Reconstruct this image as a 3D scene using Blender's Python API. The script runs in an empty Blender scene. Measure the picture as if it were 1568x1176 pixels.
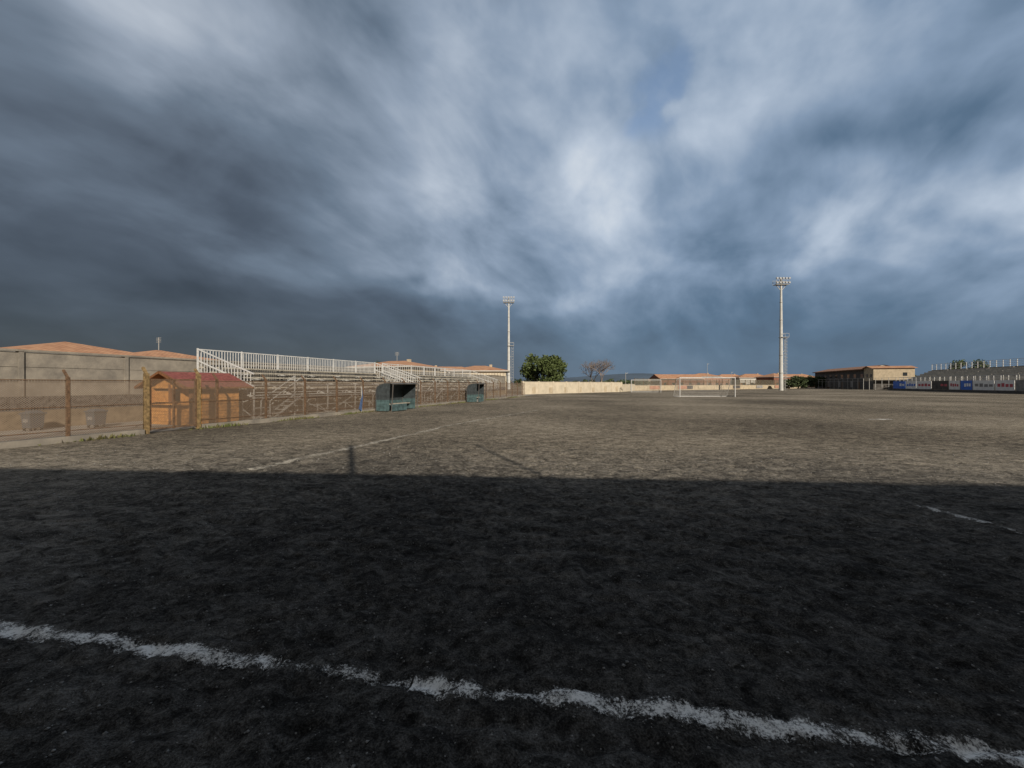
import bpy, math, random
import numpy as np
from mathutils import Vector, Matrix
random.seed(7); np.random.seed(7)
scene=bpy.context.scene
F=600.0; CAMH=1.65
ROT=-math.atan(0.345)

# ---------------------------------------------------------------- noise
def vnoise(x,y,seed=0):
    xi=np.floor(x).astype(np.int64); yi=np.floor(y).astype(np.int64)
    xf=x-xi; yf=y-yi
    def h(a,b):
        n=(a*374761393+b*668265263+seed*974634777)&0xffffffff
        n=((n^(n>>13))*1274126177)&0xffffffff
        return ((n^(n>>16))&0xffff)/65535.0
    u=xf*xf*(3-2*xf); v=yf*yf*(3-2*yf)
    return (h(xi,yi)*(1-u)+h(xi+1,yi)*u)*(1-v)+(h(xi,yi+1)*(1-u)+h(xi+1,yi+1)*u)*v
def ground_h(x,y):
    x=np.asarray(x,float); y=np.asarray(y,float)
    d=np.sqrt(x*x+y*y)
    m1=np.clip(1-(d-30)/60,0,1); m2=np.clip(1-(d-7)/8,0,1); m3=np.clip(1-(d-3)/4,0,1)
    wx=x+0.3*vnoise(x*1.3,y*1.3,9); wy=y+0.3*vnoise(x*1.3,y*1.3,10)
    h=0.030*(vnoise(x*0.45,y*0.45,1)-.5)*m1
    h+=0.022*(vnoise(wx*1.9,wy*2.2,2)-.5)*m1
    a=np.abs(vnoise(wx*4.2,wy*5.0,3)-.5)
    h+=0.055*(np.minimum(a*2.2,.5)-.3)*m2
    h+=0.026*(vnoise(wx*10,wy*11,4)-.5)*m2
    h+=0.014*(vnoise(x*22,y*23,5)-.5)*m3
    return h

# ---------------------------------------------------------------- materials
def new_mat(name):
    m=bpy.data.materials.new(name); m.use_nodes=True
    nt=m.node_tree; b=nt.nodes['Principled BSDF']
    return m,nt,b
def mat(name,col,rough=0.8,var=0.25,scale=3.0,bump=0.0,bscale=30.0,metal=0.0,col2=None,spec=0.3):
    m,nt,b=new_mat(name)
    tc=nt.nodes.new('ShaderNodeTexCoord')
    n=nt.nodes.new('ShaderNodeTexNoise'); n.inputs['Scale'].default_value=scale; n.inputs['Detail'].default_value=5
    n.inputs['Roughness'].default_value=0.65
    nt.links.new(tc.outputs['Object'],n.inputs['Vector'])
    r=nt.nodes.new('ShaderNodeValToRGB')
    c2=col2 if col2 else tuple(c*(1-var) for c in col)
    c1=col if col2 else tuple(min(1,c*(1+var*0.6)) for c in col)
    r.color_ramp.elements[0].position=0.35; r.color_ramp.elements[0].color=(*c2,1)
    r.color_ramp.elements[1].position=0.65; r.color_ramp.elements[1].color=(*c1,1)
    nt.links.new(n.outputs['Fac'],r.inputs['Fac']); nt.links.new(r.outputs['Color'],b.inputs['Base Color'])
    b.inputs['Roughness'].default_value=rough; b.inputs['Metallic'].default_value=metal
    b.inputs['Specular IOR Level'].default_value=spec
    if bump>0:
        n2=nt.nodes.new('ShaderNodeTexNoise'); n2.inputs['Scale'].default_value=bscale; n2.inputs['Detail'].default_value=3
        nt.links.new(tc.outputs['Object'],n2.inputs['Vector'])
        bp=nt.nodes.new('ShaderNodeBump'); bp.inputs['Strength'].default_value=bump; bp.inputs['Distance'].default_value=0.02
        nt.links.new(n2.outputs['Fac'],bp.inputs['Height']); nt.links.new(bp.outputs['Normal'],b.inputs['Normal'])
    return m

class NX:
    def __init__(s,nt,sock): s.nt=nt; s.s=sock
    def _op(s,op,*o):
        n=s.nt.nodes.new('ShaderNodeMath'); n.operation=op
        for i,v in enumerate((s,)+o):
            if isinstance(v,NX): s.nt.links.new(v.s,n.inputs[i])
            else: n.inputs[i].default_value=v
        return NX(s.nt,n.outputs[0])
    def __add__(s,o): return s._op('ADD',o)
    __radd__=__add__
    def __mul__(s,o): return s._op('MULTIPLY',o)
    __rmul__=__mul__
    def __sub__(s,o): return s._op('SUBTRACT',o)
    def __truediv__(s,o): return s._op('DIVIDE',o)
    def f(s,op,*o): return s._op(op,*o)
def maprange(nt,v,a,b,c=0.,d=1.,smooth=True):
    n=nt.nodes.new('ShaderNodeMapRange'); n.interpolation_type='SMOOTHSTEP' if smooth else 'LINEAR'
    nt.links.new(v.s,n.inputs['Value']); n.inputs['From Min'].default_value=a; n.inputs['From Max'].default_value=b
    n.inputs['To Min'].default_value=c; n.inputs['To Max'].default_value=d
    return NX(nt,n.outputs['Result'])

def mesh_mat(name,col,cell,wire,axes=('Y','Z'),diag=True,rough=0.6):
    m,nt,b=new_mat(name)
    tc=nt.nodes.new('ShaderNodeTexCoord'); sp=nt.nodes.new('ShaderNodeSeparateXYZ')
    nt.links.new(tc.outputs['Object'],sp.inputs[0])
    A=NX(nt,sp.outputs[axes[0]]); B=NX(nt,sp.outputs[axes[1]])
    p,q=((A+B),(A-B)) if diag else (A,B)
    def w(t):
        return (t*(1/cell)).f('FRACT').f('SUBTRACT',0.5).f('ABSOLUTE').f('LESS_THAN',wire/cell/2)
    al=w(p).f('MAXIMUM',w(q))
    nt.links.new(al.s,b.inputs['Alpha'])
    b.inputs['Base Color'].default_value=(*col,1); b.inputs['Roughness'].default_value=rough
    return m

M={}
M['conc']=mat('concrete_weathered',(0.29,0.26,0.215),0.9,0.35,1.2,0.4,25,col2=(0.16,0.145,0.125))
M['conc_l']=mat('concrete_paving',(0.30,0.28,0.25),0.9,0.25,2.0,0.3,30)
M['ochre']=mat('ochre_render',(0.20,0.155,0.105),0.9,0.4,2.5,0.3,25)
M['lava']=mat('lava_stone',(0.10,0.092,0.085),0.9,0.7,7,0.8,12)
M['rust']=mat('rusty_steel',(0.14,0.085,0.05),0.8,0.5,14,0.4,60)
M['rusty_y']=mat('weathered_yellow_paint',(0.22,0.15,0.07),0.75,0.5,12,0.3,60)
M['galv']=mat('galvanised_steel',(0.38,0.375,0.355),0.5,0.3,8)
M['white']=mat('white_paint',(0.52,0.52,0.51),0.5,0.2,6)
M['mast']=mat('mast_paint',(0.50,0.50,0.48),0.5,0.15,1)
M['plank']=mat('aged_plank',(0.37,0.34,0.28),0.8,0.4,5,0.3,40)
M['terr']=mat('pale_concrete',(0.52,0.48,0.41),0.9,0.3,2)
M['wood']=mat('orange_wood',(0.52,0.24,0.07),0.65,0.35,6,0.4,30)
M['wood_d']=mat('dark_wood',(0.18,0.08,0.035),0.7,0.4,6,0.3,30)
M['redtile']=mat('red_roof_shingle',(0.22,0.07,0.06),0.8,0.4,9,0.5,30)
M['cream']=mat('cream_render',(0.42,0.35,0.25),0.9,0.2,1.5,0.2,25)
M['creamw']=mat('pale_cream_render',(0.50,0.44,0.34),0.9,0.15,1.0,0.2,25)
M['whitew']=mat('white_render',(0.52,0.50,0.46),0.9,0.15,1.0)
M['pinkw']=mat('salmon_render',(0.36,0.20,0.14),0.9,0.2,1.0)
M['brick']=mat('red_brown_render',(0.22,0.10,0.07),0.9,0.25,1.0)
M['glass']=mat('window_glass',(0.03,0.035,0.04),0.15,0.3,2)
M['dark']=mat('dark_recess',(0.03,0.03,0.03),0.8,0.3,4)
M['grey_w']=mat('dark_grey_render',(0.10,0.092,0.085),0.9,0.4,1.5)
M['teal']=mat('faded_blue_green_panel',(0.07,0.115,0.12),0.5,0.5,5)
M['dsh']=mat('smoked_shell',(0.05,0.06,0.065),0.4,0.4,5)
M['blue']=mat('blue_tarp',(0.06,0.10,0.20),0.6,0.3,6)
M['bin']=mat('grey_plastic',(0.09,0.10,0.11),0.5,0.2,8)
M['lamp']=mat('floodlight_glass',(0.38,0.39,0.40),0.2,0.1,8)
M['bark']=mat('bark',(0.09,0.065,0.045),0.9,0.4,10,0.5,20)
M['twig']=mat('bare_twig',(0.19,0.155,0.135),0.9,0.3,10)
M['leaf']=mat('leaf_green',(0.10,0.13,0.04),0.7,0.6,1.2,col2=(0.045,0.065,0.022))
M['leaf_y']=mat('weed_green',(0.10,0.13,0.035),0.8,0.5,2,col2=(0.13,0.10,0.05))
M['leaf_d']=mat('dark_foliage',(0.05,0.07,0.028),0.8,0.5,.8)
M['chainlink']=mesh_mat('chain_link',(0.20,0.145,0.10),0.055,0.016)
M['netting']=mesh_mat('goal_net',(0.5,0.5,0.5),0.12,0.006,('X','Z'),False)
M['netting_s']=mesh_mat('goal_net_side',(0.5,0.5,0.5),0.12,0.006,('Y','Z'),False)
M['greenmesh']=mesh_mat('perimeter_mesh',(0.12,0.11,0.08),0.06,0.02,('X','Z'))
M['ad_w']=mat('board_white',(0.8,0.79,0.77),0.5,0.12,1.5)
M['ad_b']=mat('board_blue',(0.05,0.16,0.60),0.5,0.2,1.5)
M['ad_r']=mat('board_red',(0.50,0.08,0.10),0.5,0.2,1.5)
M['ad_g']=mat('board_grey',(0.25,0.24,0.23),0.6,0.3,1.5)
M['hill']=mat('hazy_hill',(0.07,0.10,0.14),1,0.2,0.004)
M['stone']=mat('pebble_stone',(0.25,0.245,0.235),0.85,0.5,40)

def tile_mat(name,a,b_):
    m,nt,b=new_mat(name)
    tc=nt.nodes.new('ShaderNodeTexCoord')
    w=nt.nodes.new('ShaderNodeTexWave'); w.inputs['Scale'].default_value=1.6; w.inputs['Distortion'].default_value=1.0
    w.bands_direction='DIAGONAL'
    n=nt.nodes.new('ShaderNodeTexNoise'); n.inputs['Scale'].default_value=1.3; n.inputs['Detail'].default_value=8
    nt.links.new(tc.outputs['Object'],w.inputs['Vector']); nt.links.new(tc.outputs['Object'],n.inputs['Vector'])
    r=nt.nodes.new('ShaderNodeValToRGB')
    r.color_ramp.elements[0].position=.3; r.color_ramp.elements[0].color=(*a,1)
    r.color_ramp.elements[1].position=.7; r.color_ramp.elements[1].color=(*b_,1)
    nt.links.new(n.outputs['Fac'],r.inputs['Fac']); nt.links.new(r.outputs['Color'],b.inputs['Base Color'])
    bp=nt.nodes.new('ShaderNodeBump'); bp.inputs['Strength'].default_value=.5; bp.inputs['Distance'].default_value=.05
    nt.links.new(w.outputs['Fac'],bp.inputs['Height']); nt.links.new(bp.outputs['Normal'],b.inputs['Normal'])
    b.inputs['Roughness'].default_value=.9
    return m
M['tile']=tile_mat('terracotta_tiles',(.32,.155,.085),(.48,.27,.155))
M['tile_d']=tile_mat('weathered_tiles',(.24,.12,.075),(.36,.20,.125))

# ---------------------------------------------------------------- builder
class Part:
    def __init__(s): s.v=[]; s.f=[]
class Obj:
    def __init__(s,name,loc=(0,0,0),rot=0.0):
        s.name=name; s.loc=loc; s.rot=rot; s.parts={}
    def p(s,part,m):
        if part not in s.parts: s.parts[part]=(Part(),m)
        return s.parts[part][0]
    def box(s,part,m,a,b):
        P=s.p(part,m); n=len(P.v)
        x0,y0,z0=[min(a[i],b[i]) for i in range(3)]; x1,y1,z1=[max(a[i],b[i]) for i in range(3)]
        P.v+= [(x0,y0,z0),(x1,y0,z0),(x1,y1,z0),(x0,y1,z0),(x0,y0,z1),(x1,y0,z1),(x1,y1,z1),(x0,y1,z1)]
        P.f+= [tuple(n+i for i in q) for q in ((0,3,2,1),(4,5,6,7),(0,1,5,4),(1,2,6,5),(2,3,7,6),(3,0,4,7))]
    def poly(s,part,m,pts):
        P=s.p(part,m); n=len(P.v); P.v+=[tuple(q) for q in pts]; P.f.append(tuple(range(n,n+len(pts))))
    def beam(s,part,m,a,b,w,w2=None,n=4):
        P=s.p(part,m); a=Vector(a); b=Vector(b); d=(b-a)
        if d.length<1e-6: return
        d.normalize(); up=Vector((0,0,1)) if abs(d.z)<.95 else Vector((0,1,0))
        u=d.cross(up).normalized(); v=d.cross(u)
        w2=w if w2 is None else w2; k=len(P.v); off=math.pi/4 if n==4 else 0
        rs=(2**.5 if n==4 else 1)
        for c,r in ((a,w/2*rs),(b,w2/2*rs)):
            for i in range(n):
                t=off+2*math.pi*i/n; P.v.append(tuple(c+u*math.cos(t)*r+v*math.sin(t)*r))
        for i in range(n):
            j=(i+1)%n; P.f.append((k+i,k+j,k+n+j,k+n+i))
        P.f.append(tuple(k+i for i in reversed(range(n)))); P.f.append(tuple(k+n+i for i in range(n)))
    def done(s):
        e=bpy.data.objects.new(s.name,None); scene.collection.objects.link(e)
        e.location=s.loc; e.rotation_euler=(0,0,s.rot); e.empty_display_size=.3
        for k,(P,m) in s.parts.items():
            me=bpy.data.meshes.new(k); me.from_pydata(P.v,[],P.f); me.materials.append(m); me.update()
            o=bpy.data.objects.new(k,me); scene.collection.objects.link(o); o.parent=e
        return e
def L(c,Y,z=0): return (c+0.345*Y,Y,z)
def S(Y): return Y/math.cos(ROT)

def np_mesh(name,v,f,m,smooth=False):
    me=bpy.data.meshes.new(name)
    v=np.asarray(v,np.float32); f=np.asarray(f,np.int32)
    me.vertices.add(len(v)); me.vertices.foreach_set('co',v.ravel())
    k=f.shape[1]
    me.loops.add(f.size); me.loops.foreach_set('vertex_index',f.ravel())
    me.polygons.add(len(f)); me.polygons.foreach_set('loop_start',np.arange(len(f),dtype=np.int32)*k)
    me.polygons.foreach_set('loop_total',np.full(len(f),k,np.int32))
    if smooth: me.polygons.foreach_set('use_smooth',np.ones(len(f),bool))
    me.materials.append(m); me.update(calc_edges=True); me.validate()
    o=bpy.data.objects.new(name,me); scene.collection.objects.link(o); return o

# ---------------------------------------------------------------- ground
def grow(start,step,g,lim):
    out=[];x=start
    while abs(x)<lim:
        step*=g; x+=step; out.append(x)
    return out
fx=list(np.arange(-3.5,3.5001,.025)); xs=np.array(sorted([-a for a in grow(3.5,.025,1.030,3000)]+fx+grow(3.5,.025,1.030,3000)))
fy=list(np.arange(1.0,5.0001,.025)); ys=np.array(sorted(grow(1.0,-.03,1.06,600)+fy+grow(5.0,.025,1.022,4000)))
X,Y=np.meshgrid(xs,ys); Z=ground_h(X,Y)
nx,ny=len(xs),len(ys)
idx=np.arange(nx*ny).reshape(ny,nx)
faces=np.stack([idx[:-1,:-1],idx[:-1,1:],idx[1:,1:],idx[1:,:-1]],-1).reshape(-1,4)
def ground_mat():
    m,nt,b=new_mat('volcanic_soil'); L_=nt.links.new
    tc=nt.nodes.new('ShaderNodeTexCoord')
    def noise(scale,detail,rough,vec=None,dist=0):
        n=nt.nodes.new('ShaderNodeTexNoise'); n.inputs['Scale'].default_value=scale; n.inputs['Detail'].default_value=detail
        n.inputs['Roughness'].default_value=rough; n.inputs['Distortion'].default_value=dist
        L_(vec or tc.outputs['Object'],n.inputs['Vector']); return n
    mp=nt.nodes.new('ShaderNodeMapping'); mp.inputs['Scale'].default_value=(0.85,1.25,1); mp.inputs['Rotation'].default_value=(0,0,.45)
    L_(tc.outputs['Object'],mp.inputs['Vector'])
    big=noise(.10,3,.5); med=noise(3.0,5,.62,mp.outputs[0],.8); fine=noise(15,4,.75)
    sc_=noise(7.5,2,.5,mp.outputs[0],1.2); vf=noise(95,2,.7)
    A=NX(nt,big.outputs['Fac']);B_=NX(nt,med.outputs['Fac']);C=NX(nt,fine.outputs['Fac']);D=NX(nt,vf.outputs['Fac']);E=NX(nt,sc_.outputs['Fac'])
    v=(A-.5)*1.5+(B_-.5)*1.5+(C-.5)*2.1+(D-.5)*2.0+.48
    r=nt.nodes.new('ShaderNodeValToRGB'); r.color_ramp.elements[0].position=0; r.color_ramp.elements[1].position=1
    r.color_ramp.elements[0].color=(.055,.048,.040,1); r.color_ramp.elements[1].color=(.385,.34,.27,1)
    e=r.color_ramp.elements.new(.5); e.color=(.180,.156,.122,1)
    L_(v.s,r.inputs['Fac'])
    sp=nt.nodes.new('ShaderNodeSeparateXYZ'); L_(tc.outputs['Object'],sp.inputs[0])
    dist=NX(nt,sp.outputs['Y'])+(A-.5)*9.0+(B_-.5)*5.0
    damp_shade=maprange(nt,dist,1.5,12,.38,1.0)  # near soil darkened: damp, plus the building's shade put into the colour
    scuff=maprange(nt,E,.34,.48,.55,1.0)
    hs=nt.nodes.new('ShaderNodeHueSaturation'); L_(r.outputs['Color'],hs.inputs['Color']); L_((damp_shade*scuff).s,hs.inputs['Value'])
    L_(maprange(nt,dist,1.5,12,.35,1.0).s,hs.inputs['Saturation'])  # nearer soil also greyed, putting the shade's neutral tone into the colour
    vo=nt.nodes.new('ShaderNodeTexVoronoi'); vo.inputs['Scale'].default_value=34; L_(tc.outputs['Object'],vo.inputs['Vector'])
    sx=nt.nodes.new('ShaderNodeSeparateXYZ'); L_(vo.outputs['Color'],sx.inputs[0])
    mask=NX(nt,vo.outputs['Distance']).f('LESS_THAN',.17)*NX(nt,sx.outputs[0]).f('GREATER_THAN',.92)
    mx=nt.nodes.new('ShaderNodeMix'); mx.data_type='RGBA'; L_((mask*.55).s,mx.inputs[0]); L_(hs.outputs['Color'],mx.inputs[6])
    mx.inputs[7].default_value=(.34,.33,.31,1); L_(mx.outputs[2],b.inputs['Base Color'])
    hsum=(B_*0.6+C*.8+D*.25+scuff*.25)
    bp=nt.nodes.new('ShaderNodeBump'); bp.inputs['Strength'].default_value=1.0; bp.inputs['Distance'].default_value=.035
    L_(hsum.s,bp.inputs['Height']); L_(bp.outputs['Normal'],b.inputs['Normal'])
    b.inputs['Roughness'].default_value=1; b.inputs['Specular IOR Level'].default_value=.05
    return m
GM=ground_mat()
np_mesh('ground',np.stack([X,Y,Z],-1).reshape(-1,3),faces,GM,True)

# chalk lines
def chalk_mat(name,thr,col=(.80,.79,.76),mx_a=.95):
    m,nt,b=new_mat(name); tc=nt.nodes.new('ShaderNodeTexCoord')
    def noise(s,d,r):
        n=nt.nodes.new('ShaderNodeTexNoise'); n.inputs['Scale'].default_value=s; n.inputs['Detail'].default_value=d; n.inputs['Roughness'].default_value=r
        nt.links.new(tc.outputs['Object'],n.inputs['Vector']); return NX(nt,n.outputs['Fac'])
    sp=nt.nodes.new('ShaderNodeSeparateXYZ'); nt.links.new(tc.outputs['UV'],sp.inputs[0])
    edge=(NX(nt,sp.outputs['Y'])-.5).f('ABSOLUTE')*2.0
    v=noise(2.6,2,.5)*1.9+noise(11,5,.8)*2.6+noise(60,3,.8)*2.2-edge*edge*1.0
    a=(v-thr)*1.5
    a=a.f('MINIMUM',mx_a).f('MAXIMUM',0.0)
    nt.links.new(a.s,b.inputs['Alpha']); b.inputs['Base Color'].default_value=(*col,1)
    b.inputs['Roughness'].default_value=1; b.inputs['Specular IOR Level'].default_value=.05
    return m
def strip(name,pts,w,m,step=.03):
    P=[Vector(p) for p in pts]; out=[]
    for a,b in zip(P[:-1],P[1:]):
        n=max(1,int((b-a).length/step))
        for i in range(n): out.append(a.lerp(b,i/n))
    out.append(P[-1]); nc=8 if w<1 else 14
    V=[];UV=[]
    for i,p in enumerate(out):
        d=(out[min(i+1,len(out)-1)]-out[max(i-1,0)]).normalized(); nrm=Vector((-d.y,d.x))
        for j in range(nc+1):
            q=p+nrm*w*(j/nc-.5); V.append((q.x,q.y)); UV.append((i/len(out),j/nc))
    V=np.array(V); Z=ground_h(V[:,0],V[:,1])+.008
    n=len(out); id_=np.arange(n*(nc+1)).reshape(n,nc+1)
    f=np.stack([id_[:-1,:-1],id_[:-1,1:],id_[1:,1:],id_[1:,:-1]],-1).reshape(-1,4)
    o=np_mesh(name,np.column_stack([V,Z]),f,m,True)
    uv=o.data.uv_layers.new(name='UVMap'); li=np.zeros(len(o.data.loops),np.int32); o.data.loops.foreach_get('vertex_index',li)
    uv.data.foreach_set('uv',np.array(UV,np.float32)[li].ravel())
    return o
def G(px,py):
    y=CAMH*F/(py-588); return ((px-784)/F*y,y)
CM=chalk_mat('chalk',2.98); CMf=chalk_mat('chalk_faded',3.05,(.46,.43,.37),.75); CMt=chalk_mat('chalk_thin',3.22,(.7,.69,.66),.8)
def gl(l): return [G(*p) for p in l]
l1=gl(((0,966),(130,984),(300,1005),(435,1022)))
l1=[(l1[0][0]-4,l1[0][1]+.95)]+l1
strip('chalk_goal_line',l1,.17,CM)
strip('chalk_goal_line',gl(((435.5,1022.3),(530,1034),(628,1043))),.15,CMt)
l2=gl(((630,1044.5),(800,1065),(950,1080)))
strip('chalk_goal_line',l2,.17,CM)
l3=gl(((951,1080),(1080,1096),(1250,1115),(1400,1135),(1500,1150),(1568,1162)))
l3.append((l3[-1][0]+3,l3[-1][1]-.45))
strip('chalk_goal_line',l3,.17,CM)
strip('chalk_touch_line',[G(385,720),G(540,686),G(690,651),(L(-6.9,25)[0],25)],.40,CMf,.06)
strip('chalk_penalty_line',[(5.45,5.3),(5.6,4.2),(5.8,2.4)],.13,CMt)
strip('chalk_spill',[(16.6,18.2),(17.9,18.5)],.5,CM,.06)

def pebbles():
    base=[(1,0,0),(-1,0,0),(0,1,0),(0,-1,0),(0,0,1),(0,0,-1)]
    bf=[(0,2,4),(2,1,4),(1,3,4),(3,0,4),(2,0,5),(1,2,5),(3,1,5),(0,3,5)]
    V=[];Fc=[]
    n=5000
    d=1.2+np.random.rand(n)**1.3*9; u=(np.random.rand(n)*2-1)*1.6
    x=u*d; y=d; z=ground_h(x,y)
    for i in range(n):
        r=.0025+.007*random.random()**3*(1+d[i]*.15)
        k=len(V); t=random.random()*6.28; c,s=math.cos(t),math.sin(t)
        for b in base:
            q=[b[0]*r*random.uniform(.7,1.5),b[1]*r*random.uniform(.7,1.3),b[2]*r*.7]
            V.append((x[i]+q[0]*c-q[1]*s,y[i]+q[0]*s+q[1]*c,z[i]+q[2]+r*.3))
        Fc+=[(k+a,k+b_,k+c_) for a,b_,c_ in bf]
    np_mesh('pebbles',V,Fc,M['stone'])
pebbles()

# ---------------------------------------------------------------- left fence
CF=-16.55
def fence():
    o=Obj('chain_link_fence',L(CF,0),ROT)
    y0,y1=S(-14),S(53); Hh=1.85
    ys_=np.arange(y0,y1,2.05)
    g0,g1=S(12.95),S(14.45)
    for y in list(ys_):
        if g0-.4<y<g1+.4: continue
        o.beam('posts',M['rust'],(0,y,-.1),(0,y,Hh),.075)
        o.beam('post_arms',M['rust'],(0,y,Hh-.02),(-.22,y,Hh+.2),.05)
    for a,b in ((y0,g0-.1),(g1+.1,y1)):
        for z in (.32,1.0,1.76):
            o.beam('tension_wires',M['rust'],(.03,a,z),(.03,b,z),.022)
        o.poly('mesh',M['chainlink'],[(.02,a,.18),(.02,b,.18),(.02,b,1.78),(.02,a,1.78)])
        o.box('concrete_kerb',M['conc'],(-.11,a,-.1),(.11,b,.16))
    o.done()
    g=Obj('fence_gate',L(CF,0),ROT)
    for y,m in ((g0,M['rusty_y']),(g1,M['rusty_y'])):
        g.beam('gate_posts',m,(0,y,-.1),(0,y,2.0),.12)
        g.beam('gate_posts',m,(0,y,1.98),(-.18,y,2.2),.07)
    for z in (.15,1.0,1.8): g.beam('leaf_frame',M['rust'],(0,g0+.1,z),(0,g1-.1,z),.05)
    for y in (g0+.1,(g0+g1)/2,g1-.1): g.beam('leaf_frame',M['rusty_y'],(0,y,.1),(0,y,1.83),.055)
    g.poly('mesh',M['chainlink'],[(.02,g0+.1,.15),(.02,g1-.1,.15),(.02,g1-.1,1.8),(.02,g0+.1,1.8)])
    g.done()
fence()

def weeds():
    V=[];Fc=[]
    for i in range(7000):
        y=random.uniform(-3,52); cl=vnoise(np.array([y*.6]),np.array([3.]),77)[0]
        if random.random()>cl*1.3-.22: continue
        x0,y0,_=L(CF,y); side=random.choice((-.2,.18,.22,.25,.32))+random.gauss(0,.08)
        x0+=side; h=random.uniform(.03,.12)*(.5+cl); t=random.random()*6.28; w=.02+.02*random.random()
        k=len(V); dx,dy=math.cos(t)*w,math.sin(t)*w; lx,ly=random.gauss(0,.05),random.gauss(0,.05)
        V+=[(x0-dx,y0-dy,0),(x0+dx,y0+dy,0),(x0+lx,y0+ly,h)]; Fc.append((k,k+1,k+2))
    np_mesh('weeds',V,Fc,M['leaf_y'])
weeds()

w=Obj('paved_walkway',L(CF,0),ROT); w.poly('paving',M['conc_l'],[(-5.4,S(-20),.022),(-.12,S(-20),.022),(-.12,S(60),.022),(-5.4,S(60),.022)]); w.done()

def bwall():
    o=Obj('concrete_boundary_wall',L(-22.4,0),ROT); y0,y1=S(-20),S(62); H=2.8
    o.box('base_render',M['ochre'],(-.25,y0,0),(.02,y1,.68))
    o.box('lava_course',M['lava'],(-.25,y0,.68),(.0,y1,1.2))
    y=y0
    while y<y1:
        for k,z0,z1 in ((0,1.2,1.72),(1,1.735,2.25),(2,2.265,H)):
            o.box('panels',M['conc'],(-.2,y+.06,z0),(-.02-.004*random.random(),min(y+2.94,y1),z1))
        o.box('pilasters',M['conc'],(-.22,y-.07,1.2),(.03,y+.05,H+.02))
        y+=3
    o.box('backing',M['conc'],(-.19,y0,1.2),(-.05,y1,H-.01))
    o.box('coping',M['conc'],(-.24,y0,H+.02),(.05,y1,H+.09))
    o.done()
bwall()

def tbin(x,y):
    o=Obj('trash_bin',(x,y,.02),ROT+.2)
    o.beam('bin_body',M['bin'],(0,0,.1),(0,0,.58),.34,.40)
    o.box('lid',M['bin'],(-.23,-.23,.58),(.23,.23,.63)); o.beam('lid_dome',M['bin'],(0,0,.63),(0,0,.70),.40,.22)
    for sx in (-.14,.14):
        for sy in (-.14,.14): o.beam('feet',M['dark'],(sx,sy,0),(sx,sy,.12),.05)
    o.box('rim_label',M['ad_g'],(-.1,-.205,.3),(.1,-.195,.42))
    o.done()
tbin(-16.75,13.7); tbin(-15.6,14.7)

def kiosk():
    o=Obj('wooden_kiosk',(-14.75,16.0,.02),ROT); W,D,E,R=2.4,1.9,1.62,2.08
    t=.06
    for i in range(12):
        z0=i*.135; z1=z0+.125
        o.box('side_cladding',M['wood'],(W-t,0,z0),(W+.008*(i%2),D,z1))
        o.box('side_cladding',M['wood'],(0,0,z0),(t,D,z1))
        o.box('back_wall',M['wood_d'],(t,D-t,z0),(W-t,D,z1))
        if i<6: o.box('front_cladding',M['wood'],(t,-.008*(i%2),z0),(W-t,t,z1))
    o.box('counter',M['wood'],(-.05,-.22,.81),(W+.05,.1,.86))
    o.box('floor',M['wood_d'],(t,t,0),(W-t,D-t,.05))
    for x in (0.0,W*.5,W): o.box('front_posts',M['wood_d'],(x-.055,-.03,0),(x+.055,.07,E))
    o.box('half_shutter',M['wood'],(.1,.08,.9),(W*.5-.1,.11,1.35))
    o.box('half_shutter',M['wood'],(W*.5+.1,.3,.7),(W-.1,.34,1.42))
    o.box('header',M['wood'],(0,-.01,1.45),(W,.06,E))
    o.poly('gable',M['wood'],[(0,.0,E),(W,.0,E),(W/2,.0,R)])
    o.poly('gable',M['wood'],[(0,D,E),(W/2,D,R),(W,D,E)])
    ov=.28; zz=.12
    for sx,ex in ((-ov,W/2),(W+ov,W/2)):
        a=(sx,-.35,E-zz); b=(sx,D+.45,E-zz); c=(ex,D+.45,R+.04); d=(ex,-.35,R+.04)
        o.poly('roof',M['redtile'],[a,b,c,d])
        o.poly('roof_underside',M['wood_d'],[(p[0],p[1],p[2]-.05) for p in (a,b,c,d)])
        o.beam('bargeboard',M['wood_d'],(sx,-.36,E-zz-.02),(ex,-.36,R+.01),.09)
        o.beam('fascia',M['wood_d'],(sx,-.35,E-zz-.02),(sx,D+.45,E-zz-.02),.07)
    o.done()
kiosk()

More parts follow.
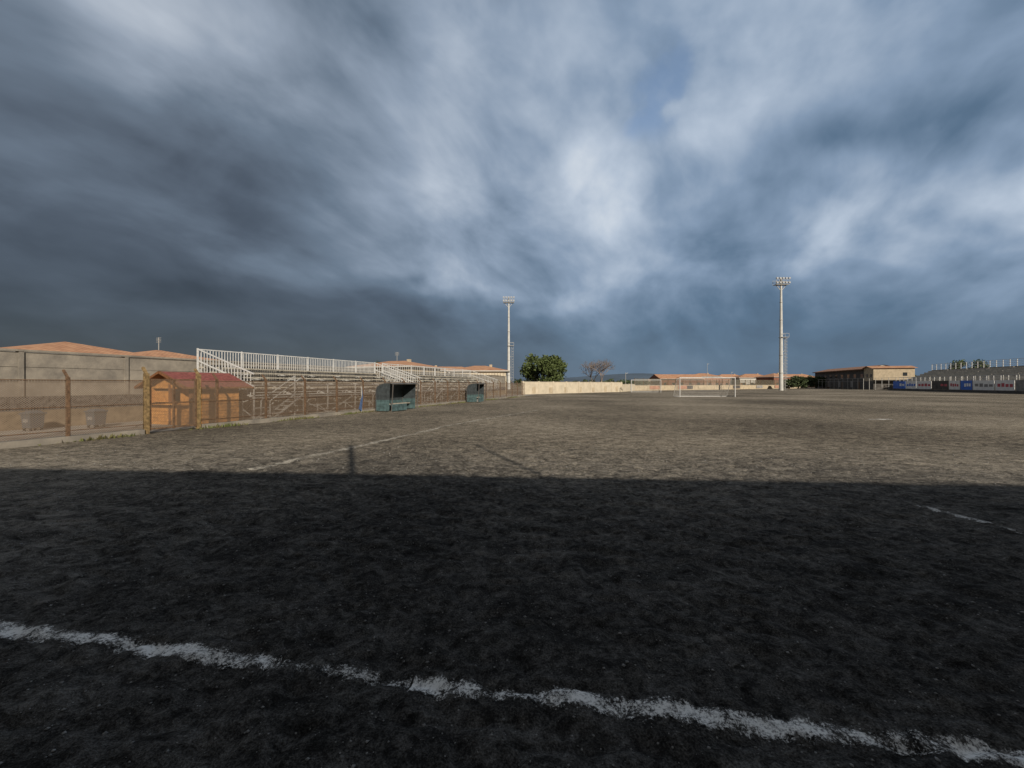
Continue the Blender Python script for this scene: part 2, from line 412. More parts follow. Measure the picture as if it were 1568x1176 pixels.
# ---------------------------------------------------------------- bleachers
def bleacher(name,c,Y,Ln,rows,tread,rise,z0,seatm='plank',stairs=True,picket=.14,fs=2.0):
    o=Obj(name,L(c,Y),ROT); D=rows*tread
    for i in range(rows):
        x1=D-i*tread; x0=x1-tread; z=z0+i*rise
        o.box('treads',M['galv'],(x0+.02,0,z-.04),(x1-.02,Ln,z))
        yy=0
        while yy<Ln-.1:
            e=min(yy+2.95,Ln)
            o.box('seats',M[seatm],(x0+.02,yy,z+.30),(x0+.30,e,z+.36+.004*random.random())); yy+=3.0
        o.beam('risers',M['galv'],(x0+.03,0,z+.1),(x0+.03,Ln,z+.1),.03)
    n=int(Ln/fs)
    for k in range(n+1):
        y=k*Ln/n
        o.beam('stringers',M['galv'],(D,y,z0-.1),(0,y,z0+rows*rise-.1),.08)
        for i in range(0,rows+1):
            x=D-i*tread; o.beam('legs',M['galv'],(x,y,0),(x,y,z0+i*rise-.05),.05)
        o.beam('braces',M['galv'],(0,y,.15),(D,y,z0-.15),.035)
        o.beam('braces',M['galv'],(0,y,z0+rows*rise-.3),(D,y,.15),.035)
        if k<n:
            y2=(k+1)*Ln/n
            if k%2==0: o.beam('braces',M['galv'],(D,y,.1),(D,y2,z0-.1),.035)
            else: o.beam('braces',M['galv'],(D,y,z0-.1),(D,y2,.1),.035)
            o.beam('braces',M['galv'],(0,y,.1),(0,y2,z0+rows*rise-.2),.035)
    for z in (.12,z0*.5,z0-.12): o.beam('front_rails',M['galv'],(D,0,z),(D,Ln,z),.04)
    zt=z0+rows*rise
    for z in (.12,1.1): o.beam('back_railing',M['white'],(-.05,0,zt+z-.15),(-.05,Ln,zt+z-.15),.05)
    y=0
    while y<Ln:
        o.beam('back_railing',M['white'],(-.05,y,zt-.05),(-.05,y,zt+.95),.028); y+=picket
    for k in range(n+1): o.beam('back_railing',M['white'],(-.05,k*Ln/n,zt-.6),(-.05,k*Ln/n,zt+1.0),.06)
    for y in (0,Ln):
        for z in (.5,1.05): o.beam('side_railing',M['white'],(0,y,zt+z-.1),(D,y,z0+z-.1),.05)
        for i in range(int(D/.2)+1):
            x=i*.2; zz=zt-(zt-z0)*x/D; o.beam('side_railing',M['white'],(x,y,zz-.1),(x,y,zz+.95),.025)
    for z in (.45,): o.beam('front_guard',M['galv'],(D,0,z0+z),(D,Ln,z0+z),.03)
    for k in range(n+1): o.beam('front_guard',M['galv'],(D,k*Ln/n,z0-.1),(D,k*Ln/n,z0+.47),.04)
    if stairs:
        for ys0 in (.3,Ln*.62):
            for k in range(6):
                z=z0*(k+1)/7; y=ys0+.28*k
                o.box('stair_treads',M['galv'],(D+.05,y,z-.03),(D+.6,y+.27,z))
            for x in (D+.05,D+.6):
                o.beam('stair_stringers',M['galv'],(x,ys0,0),(x,ys0+1.8,z0),.06)
                o.beam('stair_handrail',M['galv'],(x,ys0,.9),(x,ys0+1.8,z0+.9),.035)
                o.beam('stair_handrail',M['galv'],(x,ys0,0),(x,ys0,.9),.035)
                o.beam('stair_handrail',M['galv'],(x,ys0+1.8,0),(x,ys0+1.8,z0+.9),.035)
    o.done()
bleacher('grandstand_bleachers',-21.3,18.6,12.8,5,.72,.24,1.15)
bleacher('grandstand_bleachers',-21.3,31.6,16.5,5,.72,.24,1.15,picket=.3)

def dugout(c,Y,Ln,pm):
    o=Obj('team_dugout',L(c,Y),ROT)
    prof=[(0,.02),(0,.62),(0,1.25),(.08,1.48),(.3,1.62),(.65,1.70),(1.0,1.71),(1.2,1.66)]
    for (a,b) in zip(prof[:-1],prof[1:]):
        o.poly('shell_low' if b[1]<.7 else 'shell',pm if b[1]<.7 else M['dsh'],[(a[0],0,a[1]),(a[0],Ln,a[1]),(b[0],Ln,b[1]),(b[0],0,b[1])])
        for y in (0,Ln/2,Ln): o.beam('frame',M['grey_w'],(a[0],y,a[1]),(b[0],y,b[1]),.04)
    for y in (0,Ln):
        o.poly('side_low',pm,[(0,y,.05),(.95,y,.05),(.97,y,.7),(0,y,.7)])
        o.poly('side_panels',M['dsh'],[(0,y,.7),(.97,y,.7),(1.0,y,1.70)]+[(p[0],y,p[1]) for p in reversed(prof[2:6])])
    for y in (0.02,Ln-.02): o.beam('frame',M['grey_w'],(1.1,y,0),(1.2,y,1.66),.045)
    o.beam('frame',M['grey_w'],(1.21,0,1.66),(1.21,Ln,1.66),.05)
    o.box('bench',M['plank'],(.25,.1,.4),(.65,Ln-.1,.45))
    for y in (.3,Ln/2,Ln-.3): o.box('bench_legs',M['galv'],(.4,y,0),(.45,y+.05,.4))
    o.box('front_panel',M['teal'],(1.12,.0,.05),(1.15,Ln*.55,.45))
    o.done()
dugout(-16.2,23.4,2.7,M['teal']); dugout(-16.2,35.2,1.6,M['teal'])
b=Obj('blue_banner',L(-16.35,22.2),ROT); b.poly('cloth',M['blue'],[(0.0,0,.25),(.05,.2,.1),(.02,.35,.9),(0,.3,1.4),(.03,.2,.9)]); b.beam('pole',M['galv'],(0,.25,0),(0,.25,1.5),.04); b.done()

# ---------------------------------------------------------------- light towers
def tower(px,Y,H,side=1):
    o=Obj('floodlight_tower',((px-784)/F*Y,Y,0),0)
    segs=6
    for i in range(segs):
        z0=H*i/segs; z1=H*(i+1)/segs
        o.beam('mast',M['mast'],(0,0,z0),(0,0,z1),1.0-.55*i/segs,1.0-.55*(i+1)/segs,12)
        o.beam('flange',M['galv'],(0,0,z1-.1),(0,0,z1+.05),1.15-.55*(i+1)/segs,None,12)
    lz=H*.50
    x=side*.95
    for s in (-.22,.22): o.beam('ladder',M['galv'],(x,s,0),(x,s,lz),.07)
    z=.4
    while z<lz:
        o.beam('ladder',M['galv'],(x,-.22,z),(x,.22,z),.06)
        o.beam('ladder_cage',M['galv'],(x,-.4,z),(x+side*.5,-.3,z),.05); o.beam('ladder_cage',M['galv'],(x,.4,z),(x+side*.5,.3,z),.05)
        o.beam('ladder_cage',M['galv'],(x+side*.5,-.3,z),(x+side*.5,.3,z),.05); z+=.8
        if int(z/.8)%4==0: o.beam('ladder_bracket',M['galv'],(0,0,z),(x,0,z),.08)
    o.beam('ladder_cage',M['galv'],(x+side*.5,0,2.5),(x+side*.5,0,lz),.05)
    o.box('rest_platform',M['galv'],(-.2,-.7,lz),(x+side*.6,.7,lz+.1))
    for yy in (-.7,.7):
        o.beam('rest_rail',M['galv'],(0,yy,lz+1),(x+side*.6,yy,lz+1),.06)
        o.beam('rest_rail',M['galv'],(x+side*.6,yy,lz),(x+side*.6,yy,lz+1),.06)
    W=1.65
    o.box('head_platform',M['galv'],(-W,-.7,H-.1),(W,.7,H))
    for yy in (-.7,.7):
        for z in (.6,1.1): o.beam('head_rail',M['galv'],(-W,yy,H+z),(W,yy,H+z),.06)
        for k in range(5): xx=-W+2*W*k/4; o.beam('head_rail',M['galv'],(xx,yy,H),(xx,yy,H+1.1),.06)
    for xx in (-1,1):
        o.beam('head_brace',M['galv'],(xx*W*.8,0,H-.05),(0,0,H-1.6),.12)
    for z in (.35,1.45):
        o.beam('lamp_bar',M['galv'],(-W-.1,-.75,H+z),(W+.1,-.75,H+z),.1)
        for k in range(5):
            xx=-W+.1+(2*W-.2)*k/4
            o.box('floodlights',M['lamp'],(xx-.22,-1.0,H+z-.2),(xx+.22,-.82,H+z+.2))
            o.box('floodlight_housings',M['grey_w'],(xx-.2,-.815,H+z-.18),(xx+.2,-.65,H+z+.18))
    o.beam('mast_top',M['galv'],(0,0,H),(0,0,H+1.7),.3)
    o.done()
tower(779,120,26.6); tower(1196,100,27.0)

# ---------------------------------------------------------------- goals
def goal(px,Y,W,rot=0):
    o=Obj('football_goal',((px-784)/F*Y,Y,0),rot); H=2.44;t=.12
    for x in (0,W): o.beam('posts',M['white'],(x,0,0),(x,0,H),t,None,8)
    o.beam('crossbar',M['white'],(-.06,0,H),(W+.06,0,H),t,None,8)
    for x in (0,W):
        o.beam('stanchions',M['galv'],(x,0,H),(x,.8,H),.05); o.beam('stanchions',M['galv'],(x,.8,H),(x,1.9,.05),.05)
        o.beam('stanchions',M['galv'],(x,0,.05),(x,1.9,.05),.05)
        o.poly('side_net',M['netting_s'],[(x,0,0),(x,1.9,0),(x,.8,H),(x,0,H)])
    o.beam('ground_bar',M['white'],(0,1.9,.05),(W,1.9,.05),.07)
    o.poly('back_net',M['netting'],[(0,1.9,0.02),(W,1.9,0.02),(W,.8,H-.02),(0,.8,H-.02)])
    o.done()
goal(1041,49.5,7.05,math.radians(1)); goal(967,78,5.6,math.radians(-8))

# ---------------------------------------------------------------- houses
def house(name,px,Y,W,D,eave,ridge,wm,rot=0,hip=True,antenna=False,storeys=1,balcony=False,chim=True):
    o=Obj(name,((px-784)/F*Y,Y,0),rot); ov=.6
    o.box('walls',M[wm],(-W/2,-D/2,0),(W/2,D/2,eave))
    z=eave; hx=W/2+ov; hy=D/2+ov; r=min(hx,hy)*(1 if hip else 0)
    if W>=D: a=(-hx+r,0,ridge); b=(hx-r,0,ridge)
    else: a=(0,-hy+r,ridge); b=(0,hy-r,ridge)
    c=[(-hx,-hy,z+.16),(hx,-hy,z+.16),(hx,hy,z+.16),(-hx,hy,z+.16)]
    if W>=D:
        o.poly('roof',M['tile'],[c[0],c[1],b,a]); o.poly('roof',M['tile'],[c[2],c[3],a,b])
        o.poly('roof' if hip else 'gables',M['tile'] if hip else M[wm],[c[1],c[2],b]); o.poly('roof' if hip else 'gables',M['tile'] if hip else M[wm],[c[3],c[0],a])
    else:
        o.poly('roof',M['tile'],[c[1],c[2],b,a]); o.poly('roof',M['tile'],[c[3],c[0],a,b])
        o.poly('roof' if hip else 'gables',M['tile'] if hip else M[wm],[c[0],c[1],a]); o.poly('roof' if hip else 'gables',M['tile'] if hip else M[wm],[c[2],c[3],b])
    o.box('eaves',M['whitew'],(-hx+.02,-hy+.02,z+.003),(hx-.02,hy-.02,z+.15))
    n=max(2,int(W/3))
    for s in range(storeys):
        for k in range(n):
            x=-W/2+(k+.5)*W/n; zb=.9+s*3.0
            if zb+1.3>eave: continue
            o.box('windows',M['glass'],(x-.5,-D/2-.02,zb),(x+.5,-D/2+.02,zb+1.3))
            o.box('window_frames',M['whitew'],(x-.6,-D/2-.05,zb-.1),(x+.6,-D/2-.023,zb)); o.box('shutters',M['wood_d'],(x+.5,-D/2-.06,zb),(x+.85,-D/2-.023,zb+1.3))
    o.box('door',M['wood_d'],(-W/2+.3,-D/2-.03,0),(-W/2+1.2,-D/2-.005,2.1))
    if balcony:
        o.box('balcony',M['whitew'],(-W*.1,-D/2-1.2,2.7),(W*.45,-D/2-.003,2.9))
        for i in range(12): x=-W*.1+i*W*.05; o.beam('balcony_rail',M['rust'],(x,-D/2-1.15,2.9),(x,-D/2-1.15,3.8),.05)
        o.beam('balcony_rail',M['rust'],(-W*.1,-D/2-1.15,3.8),(W*.45,-D/2-1.15,3.8),.06)
    if chim: o.box('chimney',M['cream'],(W*.18,-.3,eave),(W*.18+.5,.2,ridge+.2))
    if antenna:
        o.beam('antenna',M['galv'],(0,0,ridge-.2),(0,0,ridge+1.4),.05)
        for i in range(4): o.beam('antenna',M['galv'],(-.4,0,ridge+.9+.15*i),(.4,0,ridge+.9+.15*i),.03)
    o.done()
house('terracotta_roof_house',98,38,10.5,10,4.2,5.75,'cream',rot=ROT,chim=False)
house('terracotta_roof_house',243,43,8.5,9,4.0,5.35,'cream',rot=ROT,antenna=True,chim=False)
house('terracotta_roof_house',608,62,11,8,4.1,5.3,'cream',rot=ROT,antenna=True)
house('terracotta_roof_house',735,74,10,8,3.9,5.1,'creamw',rot=0,balcony=True,storeys=1)
house('terracotta_roof_house',690,105,14,8,5.0,6.3,'whitew',rot=.1,storeys=2,chim=False)
house('terracotta_roof_house',655,90,9,8,4.6,5.7,'cream',rot=.1,storeys=1)
house('brick_house',1035,160,17,10,3.6,5.6,'brick',rot=.05,hip=False,chim=False)
house('brick_house',1075,175,12,9,4.8,6.4,'pinkw',rot=-.1)
house('brick_house',1150,180,14,9,4.4,6.3,'whitew',rot=-.1,storeys=2)
house('terracotta_roof_house',1185,165,9,9,4.4,6.2,'brick',rot=.2)
house('terracotta_roof_house',1215,190,18,9,4.4,6.4,'pinkw',rot=-.2)
house('terracotta_roof_house',1115,200,16,9,4.4,6.6,'pinkw',rot=0)
house('terracotta_roof_house',1000,210,12,9,3.0,4.6,'cream',rot=0)

# ---------------------------------------------------------------- far walls
def wall2(name,a,b,h,m,bay=4,cop=True):
    a=Vector(a);b=Vector(b); d=b-a; ln=d.length; o=Obj(name,(a.x,a.y,0),math.atan2(d.y,d.x))
    o.box('wall_body',M[m],(0,-.1,0),(ln,.1,h))
    x=0
    while x<=ln: o.box('piers',M[m],(x-.15,-.16,0),(x+.15,.16,h+.1)); x+=bay
    if cop: o.box('coping',M['conc'],(0,-.14,h),(ln,.14,h+.07))
    return o
o=wall2('cream_perimeter_wall',(1.7,62),(23.0,82),2.0,'creamw',3.6)
for k in range(7): o.box('stains',M['cream'],(2+k*4.1,-.106,.1),(2.9+k*4.1,-.104,.8+.5*random.random()))
o.done()
o=wall2('perimeter_wall',(23,82),(30,96),1.6,'creamw'); o.done()
a=Vector((30,96)); b=Vector((113,150)); ln=(b-a).length
o=wall2('far_perimeter_wall',a,b,1.3,'cream',5)
o.poly('mesh_panel',M['greenmesh'],[(0,-.02,1.3),(ln,-.02,1.3),(ln,-.02,3.0),(0,-.02,3.0)])
x=0
while x<ln: o.beam('mesh_posts',M['rust'],(x,0,1.3),(x,0,3.05),.12); x+=3.3
for k in range(10):
    x=random.uniform(1,ln-5); mm=random.choice(['cream','ad_g','grey_w','pinkw','brick']); o.box('banners_'+mm,M[mm],(x,-.2-.01*k,.3),(x+4,-.17-.01*k,1.2))
o.done()
for px,Yp,h in ((1083,130,8.5),(958,100,4.6),(1120,140,6)):
    o=Obj('ball_stop_post',((px-784)/F*Yp,Yp,0),0); o.beam('pole',M['galv'],(0,0,0),(0,0,h),.16,.1,8); o.beam('arm',M['galv'],(0,0,h-.3),(.6,0,h-.1),.08); o.box('foot',M['conc'],(-.25,-.25,0),(.25,.25,.2)); o.done()

# ---------------------------------------------------------------- right side
def right_side():
    c=64
    Yb,Ye=46,103; Ln=S(Ye-Yb)
    o=Obj('grandstand_terrace',L(c,Yb),ROT); rows=8; tread=.8; rise=.38; z0=2.3
    for i in range(rows):
        x0=2+i*tread; z=z0+i*rise
        o.box('steps',M['terr'],(x0,0,z-.5),(x0+tread+.05,Ln,z))
        y=0
        while y<Ln-2: o.box('seat_rows',M['terr'],(x0+.3,y,z+.06),(x0+.65,y+5.2,z+.13)); y+=6
    zt=z0+rows*rise
    o.box('back_wall',M['conc'],(2+rows*tread,0,0),(2.2+rows*tread,Ln,zt-.1))
    n=int(Ln/1.6); xb=2+rows*tread
    for k in range(n+1):
        y=k*Ln/n; o.beam('top_railing',M['white'],(xb,y,zt-.4),(xb,y,zt+1.3),.10)
        o.beam('front_railing',M['white'],(1.9,y,z0-.3),(1.9,y,z0+1.0),.08)
    for z in (.25,.6,.95,1.3): o.beam('top_railing',M['white'],(xb,0,zt+z),(xb,Ln,zt+z),.07)
    for z in (.5,1.0): o.beam('front_railing',M['white'],(1.9,0,z0+z),(1.9,Ln,z0+z),.06)
    o.box('base_wall',M['conc'],(1.8,0,0),(2,Ln,z0-.02))
    o.done()
    f=Obj('advertising_boards',L(c-.5,Yb),ROT)
    y=0; seq=['ad_w','ad_b','ad_w','ad_w','ad_g','ad_w','ad_w','ad_b','ad_w','grey_w','ad_w']; q0=0
    while y<Ln-3:
        wd=random.choice((3.2,4.2,5.2)); m=seq[q0%len(seq)]; q0+=1
        if y+wd>Ln: break
        f.box('boards_'+m,M[m],(0,y,.5),(.05,y+wd-.25,2.35))
        m2={'ad_w':random.choice(['ad_r','ad_b','ad_g']),'ad_g':'ad_w','ad_b':'ad_w','grey_w':'ad_r'}[m]
        for q in range(random.randint(2,4)):
            yy=y+.3+q*(wd-.8)/4; f.box('lettering_'+m2,M[m2],(-.012,yy,1.1+.1*random.random()),(-.004,yy+(wd-.8)/4*.75,1.6+.2*random.random()))
        for yy in (y+.2,y+wd-.5): f.box('legs',M['rust'],(.06,yy,0),(.12,yy+.08,2.3))
        y+=wd
    f.box('kerb',M['grey_w'],(-.1,0,0),(.15,Ln,.45))
    f.done()
    m=Obj('touchline_fence',L(c-.2,Yb),ROT); Lf=S(155-Yb)
    k=0
    while k<Lf: m.beam('posts',M['galv'],(0,k,0),(0,k,3.3),.09); k+=3.2
    m.beam('rail',M['galv'],(0,0,3.3),(0,Lf,3.3),.06); m.beam('rail',M['galv'],(0,0,2.5),(0,Lf,2.5),.05)
    m.done()
    o=Obj('changing_room_building',L(c+3,120.5),ROT); Ln=S(36); H=6.2
    o.box('walls',M['grey_w'],(0,0,0),(9,Ln,H))
    o.poly('roof',M['tile_d'],[(-.7,-.3,H+.05),(-.7,Ln+.3,H+.05),(4.5,Ln+.3,H+1.3),(4.5,-.3,H+1.3)])
    o.poly('roof',M['tile_d'],[(9.7,-.3,H+.05),(4.5,-.3,H+1.3),(4.5,Ln+.3,H+1.3),(9.7,Ln+.3,H+.05)])
    o.poly('gable',M['whitew'],[(0,-.003,H),(9,-.003,H),(4.5,-.003,H+1.2)])
    o.box('fascia',M['wood_d'],(-.75,-.3,H-.2),(-.68,Ln+.3,H+.1))
    for k in range(8):
        y=1+k*4.4; o.box('windows',M['glass'],(-.04,y,3.6),(.02,y+1.6,4.8)); o.box('window_sills',M['whitew'],(-.1,y-.1,3.48),(-.01,y+1.7,3.58))
        if k%2: o.box('posters',M['ad_g'],(-.05,y+2,.6),(-.01,y+3.6,2.6))
    for k in range(3): o.box('doors',M['rust'],(-.03,3+k*11,0),(.02,4.3+k*11,2.3))
    o.done()
    o=Obj('clubhouse',L(c+2.4,115),ROT); Ln=S(5)
    o.box('walls',M['cream'],(0,0,2.6),(9.5,Ln,6.2)); o.box('ground_floor_walls',M['grey_w'],(.02,.02,0),(9.48,Ln-.02,2.598))
    o.poly('roof',M['tile'],[(-.6,-.5,6.25),(10.1,-.5,6.25),(10.1,Ln/2,7.0),(-.6,Ln/2,7.0)])
    o.poly('roof',M['tile'],[(-.6,Ln+.3,6.25),(-.6,Ln/2,7.0),(10.1,Ln/2,7.0),(10.1,Ln+.3,6.25)])
    for x in (0,9.5): o.poly('gables',M['cream'],[(x,0,6.2),(x,Ln/2,6.95),(x,Ln,6.2)])
    for k in range(2):
        y=.8+k*2.2; o.box('windows',M['glass'],(-.03,y,3.6),(.02,y+1.0,4.6))
    for x in (6.8,): o.box('front_windows',M['glass'],(x,-.03,4.0),(x+1.0,.02,5.0))
    o.box('canopy',M['grey_w'],(-.3,-1.6,2.7),(9.8,-.005,2.85))
    o.done()
right_side()

def behind():
    s=Vector((.387,-.922)); el=math.radians(25); H=7.0; off=s*(H/math.tan(el))
    a=Vector((-10,7.7))+off; b=Vector((8.35,6.4))+off; d=(b-a).normalized(); ang=math.atan2(d.y,d.x)
    o=Obj('stadium_service_building',(a.x,a.y,0),ang)
    o.box('walls',M['creamw'],(-22,-10,0),(42,0,H-.25)); o.box('parapet',M['conc'],(-22.1,-10.1,H-.25),(42.1,0,H))
    for k in range(14):
        x=-20+k*4.4
        for z in (1.0,4.2): o.box('windows',M['glass'],(x,-.02,z),(x+1.5,.03,z+1.4)); o.box('sills',M['conc'],(x-.1,-.01,z-.1),(x+1.6,.1,z-.01))
    for k in range(4): o.box('doors',M['rust'],(-17+k*15,-.01,0),(-15.8+k*15,.05,2.2))
    def loc(px,py):
        g=Vector(G(px,py))+off; r=g-a; return r.dot(d)
    t=loc(549,723); o.beam('roof_vent_pipe',M['galv'],(t,-.1,H-.1),(t,-.1,H+1.7),.14,.14,10)
    t=loc(838,726); o.beam('roof_antenna_mast',M['galv'],(t,-.1,H-.1),(t,-.1,H+1.9),.11,.09,8)
    o.done()
behind()

# ---------------------------------------------------------------- trees
def leaf_cloud(clumps,n,size,seed=0):
    rng=np.random.RandomState(seed); V=[];Fc=[]
    w=np.array([c[3]**2 for c in clumps]); w/=w.sum()
    pick=rng.choice(len(clumps),n,p=w)
    for i in pick:
        cx,cy,cz,r=clumps[i]; d=rng.normal(size=3); d/=np.linalg.norm(d); rr=r*(rng.rand()**.4)*(1+.18*rng.normal())
        c=np.array([cx,cy,cz])+d*rr*np.array([1,1,.8])
        a=rng.normal(size=3); a/=np.linalg.norm(a); b=np.cross(a,rng.normal(size=3)); b/=np.linalg.norm(b)
        s=size*(.6+.8*rng.rand()); k=len(V)
        V+=[c-a*s-b*s*.5,c+a*s-b*s*.5,c+a*s*.6+b*s*.6,c-a*s*.6+b*s*.6]; Fc.append((k,k+1,k+2,k+3))
    return V,Fc
def link_child(name,V,Fc,m,e):
    ob=np_mesh(name,V,Fc,m); ob.parent=e; return ob
def leafy_tree(name,px,Y,H,W,trunk=1.6,n=9000,m='leaf',size=.17,seed=1,nc=34):
    o=Obj(name,((px-784)/F*Y,Y,0),0); rng=random.Random(seed); cl=[]
    cz=(H+trunk)/2; rz=(H-trunk)/2
    for i in range(nc):
        t=rng.random()*6.28; z=rng.uniform(-.85,.85); rad=math.sqrt(1-z*z*.8)*rng.uniform(.45,.82)
        r=rng.uniform(.14,.25)*W
        cl.append((math.cos(t)*rad*W/2,math.sin(t)*rad*W/2,cz+z*rz*.85,r*.75))
    o.beam('trunk',M['bark'],(0,0,-.1),(0.1,0,trunk*.9),.55,.4,8)
    for c in cl[:12]: o.beam('limbs',M['bark'],(.1,0,trunk*.8),(c[0]*.85,c[1]*.85,c[2]),.24,.06,6)
    e=o.done(); V,Fc=leaf_cloud(cl,n,size,seed); link_child('foliage',V,Fc,M[m],e)
leafy_tree('evergreen_tree',832,70,7.1,8.2,1.2,n=11000)
leafy_tree('evergreen_tree',1482,100,7.9,7.5,2,4000,seed=4)
leafy_tree('evergreen_tree',1222,135,4.2,6,.6,3000,'leaf_d',.25,5)
leafy_tree('evergreen_tree',1250,150,4.6,8,.6,3000,'leaf_d',.25,6)
leafy_tree('evergreen_tree',1208,128,3.2,5,.4,2000,'leaf_d',.25,8)
leafy_tree('evergreen_tree',583,70,5.6,5,2,2500,'leaf_d',.2,9)
def bare_tree(px,Y,H,seed):
    o=Obj('bare_tree',((px-784)/F*Y,Y,0),0); rng=random.Random(seed)
    def br(p,d,l,w,k):
        q=p+d*l; o.beam('trunk' if k==0 else 'branches',M['bark'] if k==0 else M['twig'],p,q,w,w*.65,5 if k<2 else 3)
        if k>=6: return
        for i in range(3 if k<5 else 2):
            nd=(d+Vector((rng.gauss(0,.5),rng.gauss(0,.5),rng.gauss(.08,.3)))).normalized()
            br(q,nd,l*rng.uniform(.68,.88),max(w*.62,.03),k+1)
    br(Vector((0,0,0)),Vector((0,0,1)),H*.24,.4,0); o.done()
bare_tree(921,88,8.6,3); bare_tree(908,92,7.8,5)

def treeline(name,pts,seed,m='leaf_d'):
    rng=random.Random(seed); cl=[]
    for (px0,px1,Y,h) in pts:
        x0=(px0-784)/F*Y; x1=(px1-784)/F*Y; n=int(abs(x1-x0)/3)+1
        for i in range(n):
            x=x0+(x1-x0)*i/max(1,n-1); hh=h*rng.uniform(.6,1.1)
            cl.append((x+rng.gauss(0,1),Y+rng.gauss(0,6),hh*.5,hh*.45))
    V,Fc=leaf_cloud(cl,min(26000,len(cl)*110),.5,seed); np_mesh(name,V,Fc,M[m])
treeline('distant_treeline',[(-300,560,190,3.2),(700,800,190,4.5),(860,1010,200,4.5),(960,1240,230,5),(1220,1300,190,6.5),(1300,1900,220,7)],11)

def hills():
    V=[];Fc=[]; n=160
    for i in range(n+1):
        t=i/n; px=-400+2400*t; Yh=2400; x=(px-784)/F*Yh
        h=20+28*vnoise(np.array([t*9]),np.array([.5]),5)[0]+18*vnoise(np.array([t*31]),np.array([.5]),6)[0]
        h+=45*math.exp(-((px-1010)/90)**2)
        V+=[(x,Yh,-2),(x,Yh+500,h)]
        if i<n: k=2*i; Fc.append((k,k+2,k+3,k+1))
    np_mesh('hills',V,Fc,M['hill'])
hills()

# ---------------------------------------------------------------- sky
W=bpy.data.worlds.new('World'); scene.world=W; W.use_nodes=True
nt=W.node_tree; bg=nt.nodes['Background']; Lk=nt.links.new
tc=nt.nodes.new('ShaderNodeTexCoord'); sp=nt.nodes.new('ShaderNodeSeparateXYZ')
Lk(tc.outputs['Generated'],sp.inputs[0]); dx,dy,dz=[NX(nt,sp.outputs[i]) for i in range(3)]
R2D=57.29578
az=dx.f('ARCTAN2',dy)*R2D; elv=dz.f('MINIMUM',.999).f('MAXIMUM',-.999).f('ARCSINE')*R2D
dzz=dz.f('MAXIMUM',0.0)+.52
qx=dx/dzz; qy=dy/dzz
def comb(a,b,c=0.0):
    n=nt.nodes.new('ShaderNodeCombineXYZ')
    for i,v in enumerate((a,b,c)):
        if isinstance(v,NX): Lk(v.s,n.inputs[i])
        else: n.inputs[i].default_value=v
    return n.outputs[0]
def wn(vec,scale,det,rough,dist=0.):
    n=nt.nodes.new('ShaderNodeTexNoise'); n.inputs['Scale'].default_value=scale; n.inputs['Detail'].default_value=det
    n.inputs['Roughness'].default_value=rough; n.inputs['Distortion'].default_value=dist; Lk(vec,n.inputs['Vector']); return n
nA=wn(comb(qx*1.0-qy*.3,qy*1.2+qx*.1,dz*1.0),2.4,3,.5)
sA=nt.nodes.new('ShaderNodeSeparateXYZ'); Lk(nA.outputs['Color'],sA.inputs[0])
fade=maprange(nt,elv,0,14,.15,1.0)
waz=az+(NX(nt,sA.outputs[0])-.5)*22.0*fade; wel=elv+(NX(nt,sA.outputs[1])-.5)*16.0*fade
rows=[(3,[(-56,.20),(-40,.22),(-25,.25),(-10,.29),(0,.34),(10,.44),(25,.45),(40,.39),(54,.44)]),
(9,[(-56,.25),(-40,.26),(-29,.25),(-18,.28),(-8,.33),(2,.38),(11,.46),(20,.44),(30,.43),(40,.45),(54,.52)]),
(16,[(-54,.31),(-40,.35),(-30,.36),(-20,.46),(-12,.61),(-5,.57),(2,.52),(10,.62),(18,.58),(26,.48),(33,.50),(40,.70),(50,.82)]),
(23,[(-54,.38),(-40,.35),(-30,.36),(-22,.45),(-14,.60),(-5,.62),(5,.68),(11,.80),(18,.70),(26,.58),(34,.44),(42,.47),(52,.55)]),
(30,[(-54,.40),(-45,.64),(-37,.47),(-30,.41),(-20,.50),(-10,.63),(0,.68),(10,.78),(18,.67),(26,.66),(36,.57),(44,.55),(54,.54)]),
(38,[(-54,.42),(-42,.58),(-34,.64),(-26,.52),(-16,.60),(-6,.68),(4,.70),(14,.65),(22,.57),(30,.62),(40,.60),(54,.54)]),
(50,[(-54,.46),(0,.55),(54,.50)]),
(65,[(-54,.41),(54,.41)])]
apos=maprange(nt,waz,-60,60,0,1,False)
V0=None; pe=None
for e,l in rows:
    r=nt.nodes.new('ShaderNodeValToRGB'); cr=r.color_ramp; cr.interpolation='B_SPLINE' if len(l)>3 else 'EASE'
    for i,(a,v) in enumerate(l):
        p=(a+60)/120
        el=cr.elements[i] if i<2 else cr.elements.new(p)
        el.position=p
    for el in cr.elements:
        vv=min(l,key=lambda t:abs((t[0]+60)/120-el.position))[1]; el.color=(vv,vv,vv,1)
    Lk(apos.s,r.inputs['Fac']); cur=NX(nt,r.outputs['Color'])
    if V0 is None: V0=cur
    else:
        t=maprange(nt,wel,pe,e); V0=V0+(cur-V0)*t
    pe=e
back=maprange(nt,az.f('ABSOLUTE'),58,95)
V0=V0+(V0*-1.0+.36)*back
nB=NX(nt,wn(comb(qx*1.4-qy*.7,qy*.95+qx*.45,dz*1.0+3.0),2.6,5,.52,.35).outputs['Fac'])
nC=NX(nt,wn(comb(qx*1.3-qy*.7,qy*.9+qx*.2,dz+8.0),7.5,4,.5,.2).outputs['Fac'])
val=V0*((nB-.5)*.85*fade+(nC-.5)*.34*fade+1.03)+(nB-.5)*.07
r=nt.nodes.new('ShaderNodeValToRGB'); cr=r.color_ramp
def s2l(c): c/=255.; return c/12.92 if c<.04045 else ((c+.055)/1.055)**2.4
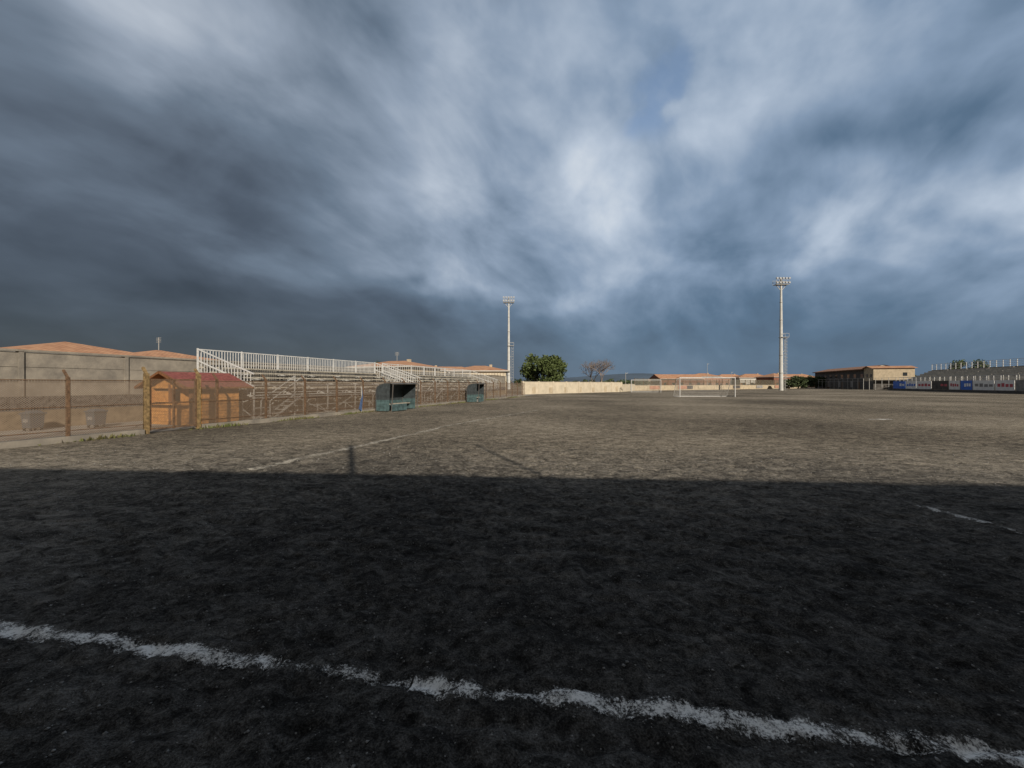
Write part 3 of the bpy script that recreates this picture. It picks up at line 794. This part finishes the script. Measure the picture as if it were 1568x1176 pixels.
stops=[(.12,(32,38,47)),(.22,(50,60,73)),(.32,(70,83,99)),(.45,(99,117,137)),(.6,(141,157,177)),(.78,(188,199,213)),(.95,(226,231,236))]
cr.elements[0].position=stops[0][0]; cr.elements[0].color=(*[s2l(c) for c in stops[0][1]],1)
cr.elements[1].position=stops[-1][0]; cr.elements[1].color=(*[s2l(c) for c in stops[-1][1]],1)
for p,c in stops[1:-1]: e=cr.elements.new(p); e.color=(*[s2l(q) for q in c],1)
Lk(val.s,r.inputs['Fac'])
hs=nt.nodes.new('ShaderNodeHueSaturation'); Lk(r.outputs['Color'],hs.inputs['Color'])
sat=maprange(nt,az,-45,30,.78,1.2)*(back*-.85+1.0)*maprange(nt,elv,42,60,1.0,.2)
Lk(sat.s,hs.inputs['Saturation'])
sky=nt.nodes.new('ShaderNodeTexSky'); sky.sky_type='NISHITA'; sky.sun_disc=False
sky.sun_elevation=math.radians(25); sky.sun_rotation=math.radians(157.2)
bg.inputs['Strength'].default_value=0.10
def gauss(px,py,s):
    a=math.degrees(math.atan2(px-784,F)); e=math.degrees(math.atan2(588-py,math.hypot(F,px-784)))
    n=nt.nodes.new('ShaderNodeVectorMath'); n.operation='DISTANCE'; Lk(comb(waz+(nC-.5)*22.0,wel*.8+(nB-.5)*14.0),n.inputs[0]); n.inputs[1].default_value=(a,e*.8,0)
    d=NX(nt,n.outputs['Value']); return (d*d*(-1/(2*s*s))).f('EXPONENT')
gap=maprange(nt,gauss(1010,135,3.0),.1,1.0,0,.62)
gap=gap+.03
sc=nt.nodes.new('ShaderNodeVectorMath'); sc.operation='SCALE'; Lk(hs.outputs['Color'],sc.inputs[0]); sc.inputs['Scale'].default_value=10.0
s2=nt.nodes.new('ShaderNodeVectorMath'); s2.operation='SCALE'; Lk(sky.outputs[0],s2.inputs[0]); s2.inputs['Scale'].default_value=1.7
mx=nt.nodes.new('ShaderNodeMix'); mx.data_type='RGBA'; Lk(gap.s,mx.inputs[0]); Lk(sc.outputs[0],mx.inputs[6]); Lk(s2.outputs[0],mx.inputs[7])
Lk(mx.outputs[2],bg.inputs['Color'])
W.cycles.sampling_method='MANUAL'; W.cycles.sample_map_resolution=256

# sun
sd=bpy.data.lights.new('sun','SUN'); sd.energy=5.0; sd.angle=math.radians(.5); sd.color=(1,.90,.76)
so=bpy.data.objects.new('sun',sd); scene.collection.objects.link(so)
e=math.radians(25); dv=Vector((-.387*math.cos(e),.922*math.cos(e),-math.sin(e)))
so.rotation_euler=dv.to_track_quat('-Z','Y').to_euler(); so.location=(20,-40,30)

# camera
cd=bpy.data.cameras.new('camera'); co=bpy.data.objects.new('camera',cd); scene.collection.objects.link(co)
cd.sensor_width=36; cd.lens=F/1568*36; cd.clip_end=8000; cd.clip_start=.05
co.location=(0,0,CAMH); co.rotation_euler=(math.pi/2,0,0); scene.camera=co
scene.view_settings.view_transform='Standard'; scene.view_settings.look='None'; scene.view_settings.exposure=0
